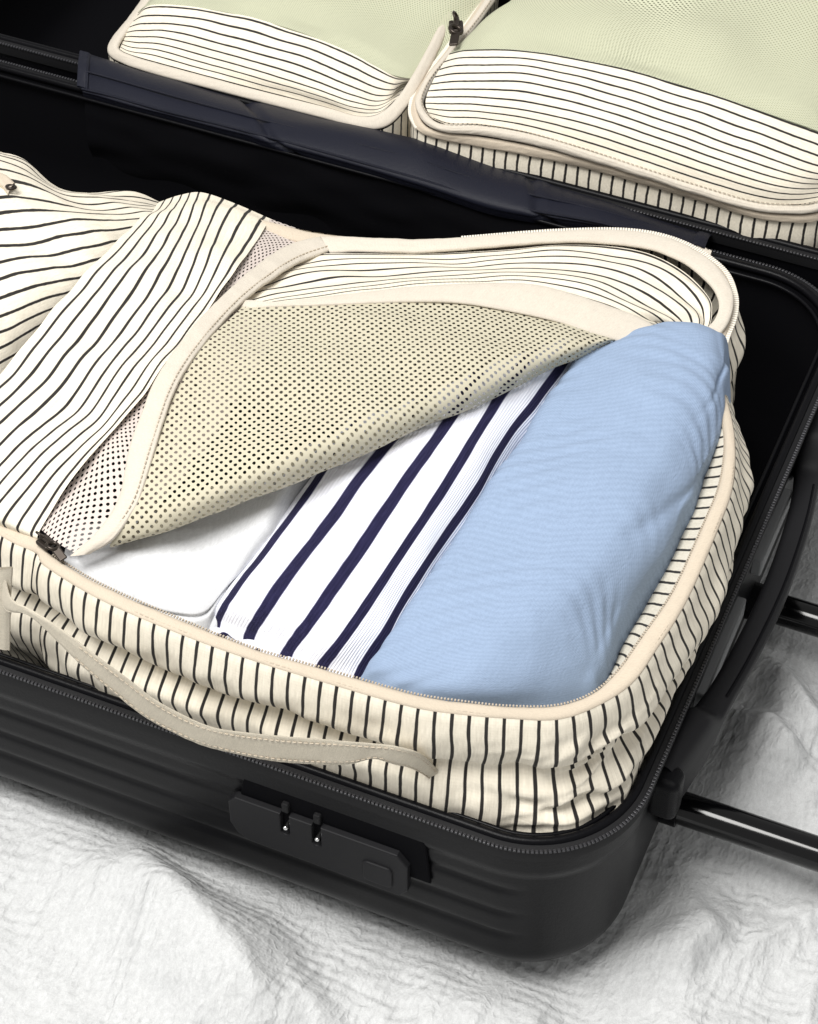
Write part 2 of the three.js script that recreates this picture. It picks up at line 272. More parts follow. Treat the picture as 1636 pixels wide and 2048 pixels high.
{ // combination lock on the near side
  const lock = part('combination_lock', new THREE.BufferGeometry(), M.grey, suitcase);
  const shape = new THREE.Shape(), y0 = 0.0485, y1 = 0.0757, xL = -0.168, xR = -0.0855;
  const pts = [[xL + 0.003, y0 + 0.003], [xL + 0.0085, y0], [xR - 0.0035, y0 - 0.001], [xR, y0 + 0.004], [xR, y1 - 0.006], [xR - 0.0045, y1]];
  shape.moveTo(...pts[0]); pts.slice(1).forEach((p) => shape.lineTo(...p));
  for (const cx of [-0.127, -0.1418]) { shape.lineTo(cx + 0.0027, y1); shape.lineTo(cx + 0.0027, y1 - 0.0125); shape.quadraticCurveTo(cx, y1 - 0.0155, cx - 0.0027, y1 - 0.0125); shape.lineTo(cx - 0.0027, y1); }
  shape.lineTo(xL + 0.003, y1); shape.lineTo(xL, y1 - 0.004); shape.lineTo(xL, y0 + 0.009);
  const plate = new THREE.ExtrudeGeometry(shape, { depth: 0.0032, bevelEnabled: true, bevelThickness: 0.0006, bevelSize: 0.0006, bevelSegments: 2, curveSegments: 6 }); plate.translate(0, 0, -0.0005);
  lock.geometry = plate;
  const rs = new THREE.Shape(); [[-0.166, 0.06], [-0.1605, 0.0935], [-0.079, 0.0935], [-0.076, 0.06]].forEach((p, i) => i ? rs.lineTo(...p) : rs.moveTo(...p));
  const rg = new THREE.ExtrudeGeometry(rs, { depth: 0.001, bevelEnabled: true, bevelThickness: 0.0004, bevelSize: 0.0004, bevelSegments: 1 }); rg.translate(0, 0, -0.0011);
  part('lock_recess', rg, M.lining, lock);
  for (const cx of [-0.127, -0.1418]) { part('lock_pin', merge([placed(new THREE.CylinderGeometry(0.0011, 0.0011, 0.004, 14), cx + 0.0008, y1 - 0.0068, 0.002, Math.PI / 2), placed(new THREE.SphereGeometry(0.0011, 12, 8), cx + 0.0008, y1 - 0.0068, 0.004)]), M.steel, lock);
    part('zip_slot_guide', placed(box(0.0034, 0.006, 0.0032), cx, y1 + 0.0042, 0.0008), M.matt, lock); }
  const bs = new THREE.Shape(), q = 0.0062, r = 0.0022, cx = -0.0985, cy = 0.0585;
  bs.moveTo(cx - q + r, cy - q); bs.lineTo(cx + q - r, cy - q); bs.quadraticCurveTo(cx + q, cy - q, cx + q, cy - q + r); bs.lineTo(cx + q, cy + q - r); bs.quadraticCurveTo(cx + q, cy + q, cx + q - r, cy + q); bs.lineTo(cx - q + r, cy + q); bs.quadraticCurveTo(cx - q, cy + q, cx - q, cy + q - r); bs.lineTo(cx - q, cy - q + r); bs.quadraticCurveTo(cx - q, cy - q, cx - q + r, cy - q);
  const bg = new THREE.ExtrudeGeometry(bs, { depth: 0.0008, bevelEnabled: true, bevelThickness: 0.0005, bevelSize: 0.0006, bevelSegments: 2 }); bg.translate(0, 0, 0.003); part('release_button', bg, M.grey, lock);
  const dial = new THREE.ExtrudeGeometry(bs, { depth: 0.0006, bevelEnabled: true, bevelThickness: 0.0003, bevelSize: 0.0018, bevelSegments: 1 }); dial.translate(0, 0, 0.0026); part('button_frame', dial, M.matt, lock);
}
{ // carry handle on the right end
  const handle = part('carry_handle', new THREE.BufferGeometry(), M.grey, suitcase);
  const arch = even([[0.0, 0.077, -0.071], [0.0032, 0.077, -0.09], [0.0078, 0.078, -0.118], [0.0122, 0.081, -0.152], [0.0142, 0.082, -0.195], [0.0122, 0.081, -0.238], [0.0078, 0.078, -0.272], [0.0032, 0.077, -0.3], [0.0, 0.077, -0.319]], 90);
  handle.geometry = sweep(arch, (p, u) => { const k = Math.abs(u - 0.5) * 2, w = mix(0.0060, 0.0078, smooth(0.5, 0.75, k)), h = mix(0.0050, 0.0185, smooth(0.62, 0.75, k)), c = []; for (let i = 0; i <= 24; i++) { const a = i / 24 * 2 * Math.PI, cs = Math.cos(a), sn = Math.sin(a); c.push([Math.sign(cs) * Math.abs(cs) ** 0.6 * w, Math.sign(sn) * Math.abs(sn) ** 0.6 * h]); } return c; });
  part('grip_ridge', sweep(arch.slice(20, 71), circle(0.0009, 8, 0.0034, 0.0044)), M.shell, handle);
  for (const z of [-0.069, -0.321]) part('handle_mount', placed(box(0.014, 0.026, 0.013, 0.004), 0.0035, 0.081, z), M.shell, handle);
  part('base_plate', placed(box(0.006, 0.012, 0.062, 0.0012), 0.0002, 0.074, -0.157), M.plate, handle); part('base_plate', placed(box(0.006, 0.012, 0.05, 0.0012), 0.0002, 0.074, -0.238), M.plate, handle);
}
for (const z of [-0.1, -0.231]) { // telescopic trolley handle, pulled out
  const rod = part('trolley_rod', placed(new THREE.CylinderGeometry(0.0078, 0.0078, 0.36, 40), 0.17, 0.03, z, 0, 0, Math.PI / 2), M.gloss, suitcase);
  part('rod_collar', placed(new THREE.CylinderGeometry(0.0095, 0.0095, 0.008, 28), 0.001, 0.03, z, 0, 0, Math.PI / 2), M.shell, rod);
}

// ---------- the open packing cube ----------
const CUBES = 'striped packing cubes lying in the suitcase';
const cube = thing('packing_cube', 'cream black striped packing cube with its mesh lid folded open over three shirts', 'packing cube', CUBES);
const stripeUV = (period, vlen) => (s, t) => [s * period / 8, t * vlen];
const outerRim = [[-0.3342,0.15,-0.0441],[-0.306,0.154,-0.0359],[-0.2811,0.157,-0.0278],[-0.2651,0.16,-0.0239],[-0.2582,0.161,-0.0183],[-0.2278,0.162,-0.0104],[-0.1915,0.162,-0.007],[-0.1573,0.162,-0.006],[-0.1248,0.162,-0.0071],[-0.0894,0.162,-0.0092],[-0.0695,0.162,-0.0134],[-0.0515,0.162,-0.0189],[-0.0334,0.162,-0.0261],[-0.0213,0.162,-0.0386],[-0.0125,0.162,-0.0551],[-0.0093,0.162,-0.0754],[-0.0062,0.162,-0.1056],[-0.0067,0.162,-0.151],[-0.0086,0.161,-0.1751],[-0.0148,0.159,-0.1993],[-0.0225,0.156,-0.2197],[-0.0329,0.15,-0.2431],[-0.0414,0.147,-0.2648],[-0.0434,0.147,-0.2789],[-0.044,0.15,-0.2922],[-0.0483,0.152,-0.3053],[-0.0591,0.153,-0.3192],[-0.0815,0.153,-0.3298],[-0.1073,0.152,-0.3303],[-0.1418,0.15,-0.3182],[-0.1862,0.147,-0.2969],[-0.2344,0.14,-0.2863],[-0.2775,0.136,-0.2841],[-0.3289,0.128,-0.2954]];
const innerRim = [[-0.3371,0.15,-0.0528],[-0.3086,0.154,-0.0444],[-0.2846,0.157,-0.0373],[-0.2666,0.16,-0.0307],[-0.2581,0.161,-0.0244],[-0.2317,0.162,-0.0176],[-0.195,0.162,-0.0138],[-0.16,0.162,-0.0116],[-0.1276,0.162,-0.0131],[-0.092,0.162,-0.0151],[-0.0719,0.162,-0.0191],[-0.0536,0.162,-0.0242],[-0.0367,0.162,-0.0317],[-0.0257,0.162,-0.0429],[-0.0199,0.162,-0.0583],[-0.017,0.162,-0.0779],[-0.0131,0.162,-0.1071],[-0.0131,0.162,-0.1482],[-0.0141,0.161,-0.1727],[-0.0192,0.159,-0.1974],[-0.0261,0.156,-0.2165],[-0.0378,0.15,-0.2411],[-0.0468,0.147,-0.2625],[-0.0499,0.147,-0.2799],[-0.05,0.15,-0.2908],[-0.0529,0.152,-0.2994],[-0.0615,0.153,-0.3102],[-0.0824,0.153,-0.3204],[-0.1053,0.152,-0.3217],[-0.1388,0.15,-0.31],[-0.1833,0.147,-0.2899],[-0.2309,0.14,-0.2786],[-0.2705,0.136,-0.2752],[-0.321,0.128,-0.2856]];
const rimN = 300, oR = even(outerRim, rimN), iR = even(innerRim, rimN);
part('rim_binding', tape(oR, iR, 0.0042, { n: rimN, round: 2.6, lift: (u, c, p) => N3(p.x * 60, p.z * 60, 2) * 0.0007 }), M.tape, cube);
{ // side wall, seen outside; hangs from the outer edge of the rim
  const prof = [[0, 0.0008], [0.0018, -0.003], [0.0035, -0.010], [0.0042, -0.018], [0.0026, -0.026], [-0.0006, -0.032], [0.0012, -0.038], [0.0038, -0.046], [0.0052, -0.056], [0.004, -0.068], [-0.006, -0.09], [-0.012, -0.12]];
  const K = 64, G = [], UV = [], mid = [-0.18, 0, -0.17]; let L = 0;
  const path = even(outerRim, 520);
  path.forEach((p, i) => {
    const a = path[Math.max(0, i - 2)], b = path[Math.min(519, i + 2)], tx = b[0] - a[0], tz = b[2] - a[2], l = Math.hypot(tx, tz);
    let ox = -tz / l, oz = tx / l; if (ox * (p[0] - mid[0]) + oz * (p[2] - mid[2]) < 0) { ox = -ox; oz = -oz; }
    if (i) L += Math.hypot(p[0] - path[i - 1][0], p[2] - path[i - 1][2]);
    const row = [], ur = [], cornerK = Math.exp(-(((p[0] + 0.02) / 0.03) ** 2) - (((p[2] + 0.03) / 0.04) ** 2));
    const crease = smooth(-0.075, -0.13, p[0]) * smooth(-0.06, -0.03, p[2]) + 0.35, right = smooth(-0.05, -0.09, p[2]) * smooth(-0.06, -0.03, p[0]);
    for (let k = 0; k <= K; k++) {
      const f = k / K * (prof.length - 1), j = Math.min(prof.length - 2, Math.floor(f)), t = f - j, g = (m, c) => prof[Math.max(0, Math.min(prof.length - 1, m))][c];
      let o = cr(g(j - 1, 0), g(j, 0), g(j + 1, 0), g(j + 2, 0), t), u = cr(g(j - 1, 1), g(j, 1), g(j + 1, 1), g(j + 2, 1), t);
      const d = -u, body = smooth(0.004, 0.02, d) * smooth(0.12, 0.07, d);
      o -= 0.0042 * crease * Math.exp(-(((d - 0.0325 - N3(L * 14, 1, 1) * 0.006) / 0.0055) ** 2));
      o -= 0.0038 * cornerK * Math.exp(-(((d - 0.047 - L % 1 * 0.0 + N3(L * 30, 2, 2) * 0.01) / 0.003) ** 2)) + 0.0028 * cornerK * Math.exp(-(((d - 0.03 + N3(L * 34, 5, 2) * 0.012) / 0.003) ** 2));
      o += body * (N3(L * 42, d * 50, 7) * 0.0028 + N3(L * 95, d * 70, 3) * 0.0014 + cornerK * (0.35 - Math.abs(N3(L * 55 + d * 60, d * 90, 13))) * 0.006);
      o += right * body * 0.005 * Math.exp(-(((d - 0.03) / 0.022) ** 2)) * (1 + N3(L * 40, 2, 5) * 0.5);
      o += cornerK * 0.006 * smooth(0.02, 0.05, d) * smooth(0.12, 0.08, d);
      const slide = body * (N3(L * 25, d * 40, 11) * 0.0018 + right * Math.sin(d * 160 + L * 30) * 0.0012);
      const low = smooth(0.125, 0.108, p[1] + u), lim = (v) => mix(v, Math.min(v, -0.0062), low); // the rim of the case holds the cloth in
      row.push([lim(p[0] + ox * o + tx / l * slide), p[1] + u, lim(p[2] + oz * o + tz / l * slide)]); ur.push([L / STRIPE / 8, d * 6]);
    }
    G.push(row); UV.push(ur);
  });
  part('side_wall', gridGeometry(G, UV), M.stripe, cube);
}
{ // inner face of the wall, right and near ends
  const top = even(innerRim.slice(6, 23), 17), low = top.map((p, i) => [p[0] - 0.021 * smooth(4, 10, i), p[1] - 0.048, p[2] - 0.02 * smooth(11, 5, i)]), bot = low.map((p, i) => [p[0] - 0.014 * smooth(4, 10, i), 0.03, p[2] - 0.02 * smooth(11, 5, i)]);
  const L = even(top, 2).length_m;
  part('inner_wall', sheet([top, low, bot], { nu: 220, nv: 50, uv: (s, t) => [(s * L / STRIPE + t * -9.8) / 8, t * 0.8], lift: (s, t, p) => N3(p[0] * 50, p[1] * 30, p[2] * 50) * 0.002 * t }), M.stripe, cube);
}
function teethAlong(pts, n, w, h, d, dy, m, parent, name = 'zipper_teeth') {
  const ring = even(pts, n), unit = box(w, h, d, 0.0003), list = [];
  for (let i = 0; i < n - 1; i++) { const p = ring[i], q = ring[i + 1], a = Math.atan2(-(q[2] - p[2]), q[0] - p[0]), e = Math.atan2(q[1] - p[1], Math.hypot(q[0] - p[0], q[2] - p[2])); list.push(placed(unit.clone(), p[0], p[1] + dy, p[2], 0, a, e)); }
  return part(name, merge(list), m, parent, null, 'stuff');
}
teethAlong(shift(innerRim.slice(4, 22), -0.0004, 0, -0.0012), 330, 0.0008, 0.0009, 0.0011, 0.0001, M.tape, cube);
teethAlong(shift(outerRim.slice(22, 31), 0.0006, 0, -0.0008), 150, 0.0011, 0.0016, 0.0026, 0.0004, M.teeth, cube);
function zipPull(parent, [x, y, z], turn, s = 1) {
  const g = (geo, px, py, pz, rx = 0, ry = 0, rz = 0) => { geo.scale(s, s, s); placed(geo, px * s, py * s, pz * s, rx, ry, rz); return placed(geo, x, y, z, 0, turn, 0); };
  const slider = part('zip_slider', merge([g(box(0.0075, 0.0026, 0.006, 0.001), 0, 0.0013, 0), g(box(0.006, 0.0014, 0.0022, 0.0006), 0, 0.004, 0), g(new THREE.TorusGeometry(0.0021, 0.0006, 8, 16), -0.003, 0.0043, 0, 0.5)]), M.bronze, parent);
  part('pull_tab', merge([g(new THREE.TorusGeometry(0.0026, 0.0008, 8, 18), 0.0055, 0.004, 0.0003, 1.2, 0, 0.1), g(box(0.0072, 0.0012, 0.0038, 0.0006), 0.0108, 0.0031, 0.001, 0.2, -0.2, -0.15)]), M.bronze, slider);
}
zipPull(cube, ...[[-0.2627,0.1635,-0.0277]], -0.35, 0.95);
function stitches(A, B, f, lift, pitch, parent, m = M.thread, front = 0) { // a row of thread dashes along a tape
  const len = even(A, 2).length_m, n = Math.round(len / pitch), a = even(A, n), b = even(B, n), g = new THREE.CylinderGeometry(0.00028, 0.00028, pitch * 0.62, 5), list = [];
  for (let i = 0; i < n - 1; i++) { const p = V(a[i]).lerp(V(b[i]), f), q = V(a[i + 1]).lerp(V(b[i + 1]), f), d = q.clone().sub(p).normalize(); list.push(g.clone().applyMatrix4(new THREE.Matrix4().compose(p.lerp(q, 0.5).add(new THREE.Vector3(0, lift, front)), new THREE.Quaternion().setFromUnitVectors(new THREE.Vector3(0, 1, 0), d), new THREE.Vector3(1, 1, 1)))); }
  return part('stitching', merge(list), m, parent, null, 'stuff');
}
stitches(outerRim.slice(0, 21), innerRim.slice(0, 21), 0.2, 0.0016, 0.0026, cube);
{ // carry strap on the near side
  const up = [[-0.2686,0.1666,-0.004],[-0.263,0.1605,0.0015],[-0.2525,0.161,0.004],[-0.2422,0.1601,0.006],[-0.2274,0.1558,0.0085],[-0.2085,0.1485,0.011],[-0.1883,0.1385,0.012],[-0.1658,0.1357,0.012],[-0.1368,0.1435,0.011],[-0.1091,0.1525,0.009],[-0.0975,0.1529,0.006],[-0.0881,0.1522,0.003],[-0.0812,0.1451,-0.002],[-0.0775,0.1253,-0.011]];
  const dn = [[-0.2728,0.1489,-0.004],[-0.2664,0.1507,0.0015],[-0.254,0.1572,0.004],[-0.2443,0.1531,0.006],[-0.2312,0.1441,0.0085],[-0.2128,0.1324,0.0105],[-0.1927,0.1218,0.011],[-0.1675,0.1196,0.011],[-0.1382,0.1246,0.01],[-0.1099,0.1357,0.008],[-0.0987,0.1428,0.006],[-0.0914,0.14,0.003],[-0.0849,0.1333,-0.002],[-0.0796,0.1167,-0.011]];
  part('carry_strap', tape(up, dn, 0.0016, { n: 170, lift: (u, c, p) => N3(p.x * 50, 1, 2) * 0.0008 }), M.strap, cube);
  for (const f of [0.14, 0.86]) stitches(up.slice(4), dn.slice(4), f, 0.0005, 0.0026, cube, M.thread, 0.0009);
  part('strap_tab', tape([[-0.2778,0.1656,-0.004],[-0.2787,0.1473,-0.003],[-0.2828,0.1158,-0.003]], [[-0.2633,0.1736,-0.004],[-0.2668,0.1527,-0.003],[-0.2727,0.1173,-0.003]], 0.0018, { n: 40 }), M.strap, cube);
}
{ // the part of the lid that still lies closed: striped end panel, then mesh
  const rowsL = [[[-0.3475,0.128,-0.2857],[-0.3402,0.128,-0.295],[-0.3304,0.128,-0.3014],[-0.311,0.128,-0.3],[-0.2886,0.128,-0.296]], [[-0.3379,0.146,-0.2502],[-0.327,0.146,-0.2561],[-0.3143,0.146,-0.2611],[-0.2996,0.146,-0.2623],[-0.2778,0.146,-0.2599]], [[-0.3303,0.166,-0.1868],[-0.313,0.166,-0.1895],[-0.2945,0.166,-0.192],[-0.2786,0.166,-0.1942],[-0.2648,0.166,-0.1954]], [[-0.3262,0.176,-0.1015],[-0.3062,0.176,-0.102],[-0.2868,0.176,-0.1034],[-0.273,0.176,-0.1076],[-0.2606,0.176,-0.1136]], [[-0.3347,0.176,-0.0609],[-0.314,0.176,-0.0597],[-0.2934,0.176,-0.0603],[-0.2769,0.176,-0.0657],[-0.2637,0.176,-0.0769]], [[-0.3446,0.166,-0.0393],[-0.325,0.166,-0.0379],[-0.3029,0.166,-0.0362],[-0.286,0.166,-0.0345],[-0.2684,0.166,-0.0333]], [[-0.3463,0.157,-0.0392],[-0.3269,0.157,-0.0384],[-0.3045,0.157,-0.0364],[-0.287,0.157,-0.0337],[-0.2679,0.157,-0.0319]]];
  part('striped_panel', sheet(rowsL, { nu: 150, nv: 130, uv: (s, t) => [(s * 10.2 - 0.25) / 8, t * 1.4], lift: (s, t, p) => smooth(1, 0.85, t) * (N3(p[0] * 38, p[2] * 30, 4) * 0.0034 + N3(p[0] * 90, p[2] * 50, 14) * 0.0011) * smooth(0, 0.08, t) }), M.stripe, cube);
  const rowsM = [[[-0.2887,0.129,-0.295],[-0.2767,0.129,-0.2937],[-0.2632,0.129,-0.2917],[-0.2519,0.129,-0.2881]], [[-0.2796,0.144,-0.2618],[-0.2713,0.144,-0.2603],[-0.262,0.144,-0.2581],[-0.24,0.144,-0.2512]], [[-0.267,0.163,-0.1982],[-0.2617,0.163,-0.1966],[-0.2541,0.163,-0.1942],[-0.2303,0.163,-0.1875]], [[-0.2632,0.172,-0.117],[-0.2566,0.172,-0.1157],[-0.2493,0.172,-0.1136],[-0.2225,0.172,-0.1065]], [[-0.2664,0.172,-0.0801],[-0.2578,0.172,-0.0765],[-0.245,0.172,-0.0706],[-0.2264,0.172,-0.0626]], [[-0.2697,0.164,-0.0347],[-0.2646,0.164,-0.0325],[-0.2577,0.164,-0.0299],[-0.249,0.164,-0.0281]]];
  part('mesh_panel', sheet(rowsM, { nu: 30, nv: 90, uv: (s, t) => [s * 1.15, t * 6.2], lift: (s, t, p) => N3(p[0] * 40, p[2] * 40, 6) * 0.0012 }), M.meshPink, cube);
}
{ // the flap: the lid's near corner folded back, underside up
  const bandOut = [[-0.2491,0.166,-0.0243],[-0.242,0.171,-0.0383],[-0.2412,0.176,-0.0554],[-0.248,0.18,-0.077],[-0.2525,0.182,-0.0977],[-0.2565,0.183,-0.1198],[-0.259,0.179,-0.1578],[-0.2602,0.171,-0.192],[-0.2609,0.159,-0.2321],[-0.2578,0.152,-0.2557],[-0.2489,0.148,-0.2709]];
  const bandIn = [[-0.242,0.166,-0.0286],[-0.2342,0.171,-0.0361],[-0.2315,0.176,-0.047],[-0.2318,0.179,-0.0579],[-0.2368,0.181,-0.0791],[-0.2451,0.183,-0.1143],[-0.2485,0.18,-0.1456],[-0.2498,0.172,-0.1876],[-0.2477,0.162,-0.224],[-0.2454,0.155,-0.2442],[-0.2391,0.15,-0.2614]];
  part('flap_binding', tape(bandOut, bandIn, 0.0036, { n: 150, round: 2.6, lift: (u, c, p) => N3(p.x * 70, p.z * 70, 2) * 0.0006 }), M.tapeWhite, cube);
  stitches(bandOut.slice(1), bandIn.slice(1), 0.82, 0.0018, 0.0026, cube);
  const up = [[-0.248,0.15,-0.2691],[-0.2286,0.152,-0.2739],[-0.2055,0.154,-0.2796],[-0.1827,0.156,-0.2879],[-0.139,0.158,-0.3093],[-0.1054,0.158,-0.3237],[-0.0801,0.158,-0.3243],[-0.0582,0.157,-0.3144],[-0.0471,0.156,-0.3],[-0.0441,0.153,-0.2866],[-0.0457,0.15,-0.2774]];
  const dn = [[-0.2385,0.15,-0.26],[-0.2221,0.152,-0.2653],[-0.2018,0.154,-0.2709],[-0.1794,0.156,-0.28],[-0.1362,0.158,-0.3019],[-0.1029,0.158,-0.3133],[-0.0817,0.158,-0.3131],[-0.0634,0.157,-0.3055],[-0.0528,0.156,-0.2945],[-0.0506,0.153,-0.2857],[-0.053,0.15,-0.2788]];
  part('flap_edge_tape', tape(up, dn, 0.0034, { n: 150, round: 2.6, lift: (u, c, p) => N3(p.x * 70, p.z * 70, 6) * 0.0008 }), M.tapeWhite, cube);
  const meshRows = [[[-0.2486,0.1715,-0.1868],[-0.2253,0.171,-0.1993],[-0.195,0.17,-0.2161],[-0.1632,0.169,-0.2302],[-0.1365,0.167,-0.238],[-0.1132,0.165,-0.2421],[-0.0897,0.163,-0.2423]], [[-0.2487,0.18,-0.1441],[-0.2132,0.182,-0.1534],[-0.1826,0.181,-0.1719],[-0.1528,0.178,-0.1928],[-0.1294,0.174,-0.213],[-0.1084,0.17,-0.2285],[-0.0885,0.164,-0.2409]], [[-0.243,0.181,-0.1006],[-0.2044,0.186,-0.1055],[-0.1734,0.187,-0.1303],[-0.145,0.184,-0.1624],[-0.1235,0.179,-0.1917],[-0.1054,0.173,-0.2168],[-0.0874,0.165,-0.2395]], [[-0.2337,0.178,-0.0534],[-0.2019,0.184,-0.0717],[-0.1719,0.186,-0.1063],[-0.1447,0.183,-0.145],[-0.1224,0.178,-0.18],[-0.1034,0.172,-0.2134],[-0.0867,0.164,-0.2406]], [[-0.2357,0.169,-0.0359],[-0.203,0.175,-0.0633],[-0.1719,0.178,-0.1007],[-0.1432,0.176,-0.1417],[-0.1208,0.172,-0.1792],[-0.1028,0.168,-0.2137],[-0.0864,0.162,-0.2427]]];
  const under = meshRows[4].map((p, i) => [p[0] - 0.002, p[1] - 0.007, p[2] - 0.004]), under2 = meshRows[4].map((p) => [p[0] - 0.012, p[1] - 0.010, p[2] - 0.018]);
  part('folded_mesh', sheet([...meshRows, under, under2], { nu: 150, nv: 110, uv: (s, t, p, d, q) => [(p[0] * 0.9 - p[2] * 0.44) / 0.0315, (q[0] * 0.44 + q[2] * 0.9 + d * 0.97) / 0.036], lift: (s, t, p) => (N3(p[0] * 24, p[2] * 24, 3) * 0.002 + N3(p[0] * 60, p[2] * 60, 13) * 0.0006) * smooth(0, 0.1, s) * smooth(1, 0.8, s) }), M.mesh, cube);
  part('hem', tape([[-0.2581,0.162,-0.1971],[-0.2477,0.1705,-0.1926],[-0.2336,0.172,-0.1953],[-0.2107,0.171,-0.2116],[-0.1844,0.17,-0.2302],[-0.1572,0.169,-0.2461],[-0.1324,0.168,-0.2572],[-0.1086,0.166,-0.2602],[-0.0841,0.163,-0.2611],[-0.0728,0.161,-0.2601]], [[-0.2562,0.163,-0.1891],[-0.245,0.171,-0.1871],[-0.224,0.1722,-0.1965],[-0.2035,0.172,-0.207],[-0.1801,0.171,-0.2201],[-0.159,0.17,-0.2296],[-0.1365,0.168,-0.2356],[-0.1134,0.166,-0.2397],[-0.0977,0.164,-0.2399],[-0.0818,0.161,-0.2437]], 0.0028, { n: 120 }), M.tapeWhite, cube);
  const sp = [[[-0.2539,0.153,-0.2419],[-0.2424,0.1505,-0.2569],[-0.2239,0.152,-0.2633],[-0.2019,0.153,-0.271],[-0.1796,0.154,-0.2805],[-0.1577,0.155,-0.2909],[-0.1363,0.156,-0.3025],[-0.1138,0.156,-0.3113],[-0.0931,0.156,-0.3136],[-0.0736,0.155,-0.3084],[-0.0578,0.154,-0.2968],[-0.0532,0.152,-0.2877],[-0.052,0.149,-0.2789]], [[-0.2549,0.159,-0.2169],[-0.2429,0.156,-0.2356],[-0.2248,0.156,-0.2477],[-0.1965,0.157,-0.2585],[-0.1743,0.158,-0.2675],[-0.1528,0.159,-0.2779],[-0.1309,0.16,-0.2875],[-0.1115,0.16,-0.2926],[-0.0939,0.16,-0.293],[-0.0777,0.158,-0.2899],[-0.0644,0.155,-0.285],[-0.0594,0.152,-0.2812],[-0.0577,0.149,-0.2753]], [[-0.2517,0.167,-0.1952],[-0.2375,0.165,-0.2083],[-0.216,0.166,-0.2232],[-0.1888,0.166,-0.2406],[-0.163,0.166,-0.2544],[-0.142,0.166,-0.2653],[-0.1239,0.166,-0.2707],[-0.1073,0.165,-0.2732],[-0.0935,0.163,-0.2731],[-0.0807,0.16,-0.2727],[-0.0719,0.156,-0.273],[-0.0676,0.153,-0.2727],[-0.0658,0.149,-0.2715]], [[-0.2499,0.171,-0.1903],[-0.2338,0.171,-0.1957],[-0.2109,0.17,-0.212],[-0.1846,0.169,-0.2306],[-0.1573,0.168,-0.2465],[-0.1384,0.167,-0.2559],[-0.1221,0.167,-0.259],[-0.108,0.165,-0.2614],[-0.096,0.163,-0.2629],[-0.0856,0.161,-0.2629],[-0.079,0.158,-0.2645],[-0.0763,0.154,-0.267],[-0.0749,0.149,-0.2684]]];
  part('folded_striped_panel', sheet(sp, { nu: 200, nv: 80, uv: (s, t) => [(t * 8.2 + 0.3) / 8, s * 1.5], lift: (s, t, p) => (N3(p[0] * 30, p[2] * 60, 5) * 0.0016 + smooth(0.6, 0.85, s) * Math.sin(t * 19 + s * 16) * 0.0014) * smooth(0, 0.1, t) * smooth(1, 0.85, t) }), M.stripe, cube);
}

